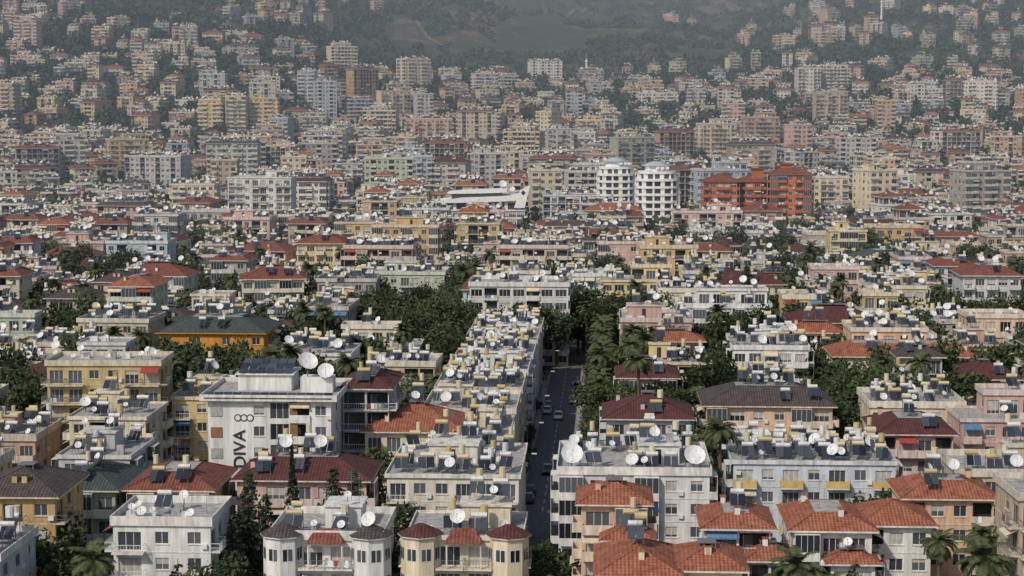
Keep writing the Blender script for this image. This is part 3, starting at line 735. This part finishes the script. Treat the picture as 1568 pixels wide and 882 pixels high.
for x,y,s in[(-32.2,220,1.15),(-33.4,215,1.0),(-22.4,226,1.1),(-19.8,226,1.08),(-24,224,.95),(-31,226,1.0),(-20.5,222,.9)]: tree('conifer_tree',CO[0] if s>1 else CO[2],x,y,s)
for x,y,s in[(-36,193,1.1),(-32.5,192,1.0),(37,193,1.1)]: tree('norfolk_pine_tree',CO[1],x,y,s)
tree('cypress_tree',CY_[1],-27.6,226,1.1);tree('cypress_tree',CY_[0],-33.5,280,1.0)
for x,y,i,s in[(29.2,252,2,1.07),(30.9,194,0,1.3),(33.5,192,0,1.1),(4,200,0,.85),(-16.5,187,0,1.15),(-19,186,0,1.),(49,206,1,.95),(-46.5,198,0,1.25),(-1,194,0,.8),(30,200,0,1),(9.0,190,0,1.1),(51,194,0,1.4),(28.5,263,2,.9),(54,206,1,1)]: tree('palm_tree',PA[i],x,y,s)
for x,y,s in[(-13.2,214,1.5),(-14,224,1.3),(-12.8,206,1.25),(5.2,212,1),(-33,205,1.1),(-4,186,1.3),(33,216,1.1),(49,240,1.1),(55,312,1.8),(57,318,1.7),(56,305,1.6),(29.3,272,1.5),(30.5,268,1.2),(-46.5,325,1.8),(-47,340,1.9),(-44,332,1.6),(1,222,.9),(2.5,215,.9),(46,187,1.2),(57,206,1.1),(61,212,1.3),(52,430,2.0),(55,436,2.1),(58,431,1.8),(50,434,1.8),(30,300,1.4),(-21.3,258,1.5),(-47.5,250,1.3),(-45,252,1.5),(41,188,1.2),(4.8,222,.9),(-50,206,1.3),(-54,212,1.4),(-48,214,1.2)]: tree('broadleaf_tree',R.choice(BR),x,y,s)
tree('conifer_tree',CO[0],57,442,1.5);tree('conifer_tree',CO[2],-45,352,1.2)
for x,y in[(26,352),(28,358),(25,362)]: tree('palm_tree',PA[2],x,y,1.05)
y=272
while y<412:
    tree('street_tree',R.choice(BR),scx(y)+8.2+R.uniform(-.5,.9),y,R.uniform(.9,1.3))
    if R.random()<.35: tree('street_tree',R.choice(BR),scx(y)-4.3,y,R.uniform(.35,.5))
    if y>325: tree('palm_tree',PA[R.choice([0,1])],scx(y)+8.5,y+3,1.1)
    y+=5.2
y=388
while y<492:
    for q in(-1,1): tree('street_tree',R.choice(BR),-22+(y-420)*.05+q*R.uniform(1.5,4),y+R.uniform(-2,2),R.uniform(1.3,1.8))
    y+=6
for i in range(3200):
    y=R.uniform(300,700);x=R.uniform(-.32,.32)*y
    if not hit(x,y,.8,.8,0):
        if R.random()<.8: tree('broadleaf_tree',R.choice(BR),x,y,R.uniform(1.0,2.0))
        else: tree('palm_tree',R.choice(PA[1:]),x,y,R.uniform(.95,1.15))
        reg(x,y,(1.5,1.5))
# distant masses of trees (single merged meshes)
def mass(name,pos,mi,seed,nq=34):
    rs=np.random.RandomState(seed);N=len(pos);pos=np.array(pos)
    d=rs.normal(size=(N,nq,3));d/=np.linalg.norm(d,axis=2,keepdims=True);rad=rs.uniform(.45,1.05,(N,nq,1))
    c=d*rad*np.array([1,1,.85]);c[:,:,2]+=.75
    s=pos[:,3][:,None,None];c=c*s+pos[:,None,:3]
    u=rs.normal(size=(N,nq,3));u/=np.linalg.norm(u,axis=2,keepdims=True);w=np.cross(u,rs.normal(size=(N,nq,3)));w/=np.linalg.norm(w,axis=2,keepdims=True)
    ls=rs.uniform(.22,.42,(N,nq,1))*s
    v=np.stack([c-u*ls,c-w*ls*.7,c+u*ls,c+w*ls*.7],axis=2).reshape(-1,3)
    nf=N*nq;me=bpy.data.meshes.new(name);me.vertices.add(len(v));me.vertices.foreach_set('co',v.astype(np.float32).ravel())
    me.loops.add(nf*4);me.loops.foreach_set('vertex_index',np.arange(nf*4,dtype=np.int32));me.polygons.add(nf)
    me.polygons.foreach_set('loop_start',np.arange(0,nf*4,4,dtype=np.int32));me.polygons.foreach_set('loop_total',np.full(nf,4,dtype=np.int32))
    me.materials.append(bpy.data.materials[mi]);me.update(calc_edges=True);me.validate();COL.objects.link(bpy.data.objects.new(name,me))
P1=[];g=0
while len(P1)<9500 and g<80000:
    g+=1;y=math.sqrt(R.uniform(660**2,1800**2));x=R.uniform(-.33,.33)*y
    if hit(x,y,.5,.5,0) or noise.noise(Vector((x/90,y/90,2)))<-.3: continue
    P1.append((x,y,terr(x,y)+R.uniform(2,9),R.uniform(2.8,5.6)))
mass('city_tree_mass',P1,'leaf_dark',1)
P2=[];g=0
while len(P2)<24000 and g<120000:
    g+=1;y=math.sqrt(R.uniform(1400**2,3500**2));a=R.uniform(-.33,.33);x=a*y
    n=noise.noise(Vector((x/150,y/170,21)))+.6*noise.noise(Vector((x/50,y/60,23)))
    bare=.18 if (-.01<a<.12 and y>2000) else (-.4 if a<-.07 or a>.12 else -.1)
    if n<-.12+bare or hit(x,y,.2,.2,0): continue
    P2.append((x,y,terr(x,y)-.5,R.uniform(2.6,6.5)))
mass('hillside_forest',P2,'leaf_dark',2,22)
# ------------------------------------------------------------ minaret, lamps, cars
def minaret(x,y,h):
    mb=MB();mb.cyl((0,0,-3),(0,0,h*.3),1.6,1.4,10,'white_paint');mb.cyl((0,0,h*.3),(0,0,h*.8),1.1,1.0,10,'white_paint')
    for z in(.55,.72): mb.cyl((0,0,h*z),(0,0,h*z+.4),1.1,1.8,10,'white_paint');mb.cyl((0,0,h*z+.4),(0,0,h*z+1.3),1.8,1.8,10,'white_paint')
    mb.cyl((0,0,h*.8),(0,0,h),1.15,.05,10,'steel');place('minaret',mb.mesh('minaret'),x,y,0,WHITE)
minaret(74,1830,38);minaret(430,2150,34)
def lamp():
    mb=MB();mb.cyl((0,0,0),(0,0,7.5),.09,.06,8,'steel');mb.cyl((0,0,0),(0,0,.5),.15,.13,8,'steel')
    mb.cyl((0,0,7.5),(.6,0,8.1),.05,.045,6,'steel');mb.cyl((.6,0,8.1),(2.0,0,8.25),.045,.04,6,'steel')
    mb.box(1.9,-.16,8.14,2.7,.16,8.3,'frame_white');mb.box(2.0,-.12,8.1,2.6,.12,8.138,'curtain');return mb.mesh('street_lamp')
lm=lamp()
for i,y in enumerate([275,302,330,360,390]):place('street_lamp',lm,scx(y)-3.7,y,0,(1,1,1))
paint,t,b=nm('car_paint',.3,0,.5);oi=nd(t,'ShaderNodeObjectInfo');t.links.new(oi.outputs['Color'],b.inputs['Base Color'])
simple('tyre',(.02,.02,.02),.9);simple('tail_light',(.3,.01,.01),.3)
def car():
    mb=MB();S=[(-2.15,.72,.45,.62),(-2.0,.82,.3,.78),(-1.2,.87,.25,.92),(.6,.88,.25,.95),(1.6,.87,.25,.98),(2.05,.82,.3,.95),(2.2,.74,.45,.85)]
    def loft(S,mats):
        V=[]
        for y,hw,z0,z1 in S: V+=[(-hw,y,z0),(-hw*1.02,y,(z0+z1)/2),(-hw*.93,y,z1),(hw*.93,y,z1),(hw*1.02,y,(z0+z1)/2),(hw,y,z0)]
        F_=[]
        for i in range(len(S)-1):
            a=6*i;c=a+6
            for k in range(6): F_.append((a+k,a+(k+1)%6,c+(k+1)%6,c+k))
        F_+=[tuple(range(6))[::-1],tuple(6*(len(S)-1)+k for k in range(6))];mb.pts(V,F_,mats)
    loft(S,'car_paint')
    C=[(-1.1,.78,.9,.93),(-.35,.68,.92,1.40),(1.2,.68,.93,1.42),(1.95,.74,.95,.99)]
    loft(C,'window_glass');mb.box(-.62,-.35,1.36,.62,1.2,1.46,'car_paint')
    for x in(-.7,.66): mb.box(x,.4,.95,x+.04,.5,1.4,'car_paint')
    for x in(-.8,.8):
        for y in(-1.35,1.35): mb.cyl((x-.1,y,.32),(x+.1,y,.32),.32,.32,12,'tyre');mb.cyl((x-.12,y,.32),(x+.12,y,.32),.18,.18,8,'frame_white')
    for x in(-.62,.62): mb.box(x-.15,-2.17,.6,x+.15,-2.1,.72,'frame_white');mb.box(x-.14,2.14,.7,x+.14,2.215,.85,'tail_light')
    return mb.mesh('parked_car')
cm=car()
CC=[(.6,.6,.6),(.02,.02,.025),(.3,.31,.32),(.65,.65,.64),(.25,.03,.03),(.05,.09,.2),(.12,.12,.13)]
y=272
while y<408:
    for sd in(-1,1):
        if R.random()<(.45 if sd>0 else .2): place('parked_car',cm,scx(y)+sd*2.4,y+R.uniform(-.4,.4),-.055+(math.pi if sd<0 else 0),R.choice(CC),.02)
    y+=6.2
place('moving_car',cm,scx(300)-.2,300,-.055,(.02,.02,.02),.02);place('moving_car',cm,scx(352),352,-.055,(.6,.6,.6),.02)
# ------------------------------------------------------------ haze (real scattering air over the far town and hills)
mb=MB();mb.box(-3300,430,-60,3300,6600,900,0)
me=bpy.data.meshes.new('sky_haze');me.from_pydata(mb.v,[],mb.f);hm=bpy.data.materials.new('haze');hm.use_nodes=True;t=hm.node_tree;t.nodes.clear()
o=nd(t,'ShaderNodeOutputMaterial');vs=nd(t,'ShaderNodeVolumeScatter');vs.inputs['Color'].default_value=(.64,.80,1,1);vs.inputs['Density'].default_value=.00025;vs.inputs['Anisotropy'].default_value=.0
t.links.new(vs.outputs[0],o.inputs['Volume']);me.materials.append(hm);COL.objects.link(bpy.data.objects.new('sky_haze',me))
# ------------------------------------------------------------ light + camera
el=math.radians(42);az=math.radians(216)
w=bpy.data.worlds.new('World');scene.world=w;w.use_nodes=True;t=w.node_tree;bg=t.nodes['Background'];sk=nd(t,'ShaderNodeTexSky',sky_type='NISHITA')
sk.sun_disc=False;sk.sun_elevation=el;sk.sun_rotation=az;sk.dust_density=1.8;t.links.new(sk.outputs[0],bg.inputs[0]);bg.inputs[1].default_value=.11
sl=bpy.data.lights.new('sun','SUN');sl.energy=2.7;sl.angle=math.radians(1.2);sl.color=(1,.93,.83);so=bpy.data.objects.new('sun',sl);COL.objects.link(so)
d=Vector((math.sin(az)*math.cos(el),math.cos(az)*math.cos(el),math.sin(el)));so.rotation_euler=d.to_track_quat('Z','Y').to_euler();so.location=(0,0,300)
cd=bpy.data.cameras.new('camera');cd.lens=64.3;cd.sensor_width=36;cd.clip_end=12000;cd.clip_start=1
co=bpy.data.objects.new('camera',cd);co.location=(0,0,62);co.rotation_euler=(math.radians(90-5.89),0,0);COL.objects.link(co);scene.camera=co
print('buildings',cnt,'objects',len(bpy.data.objects))
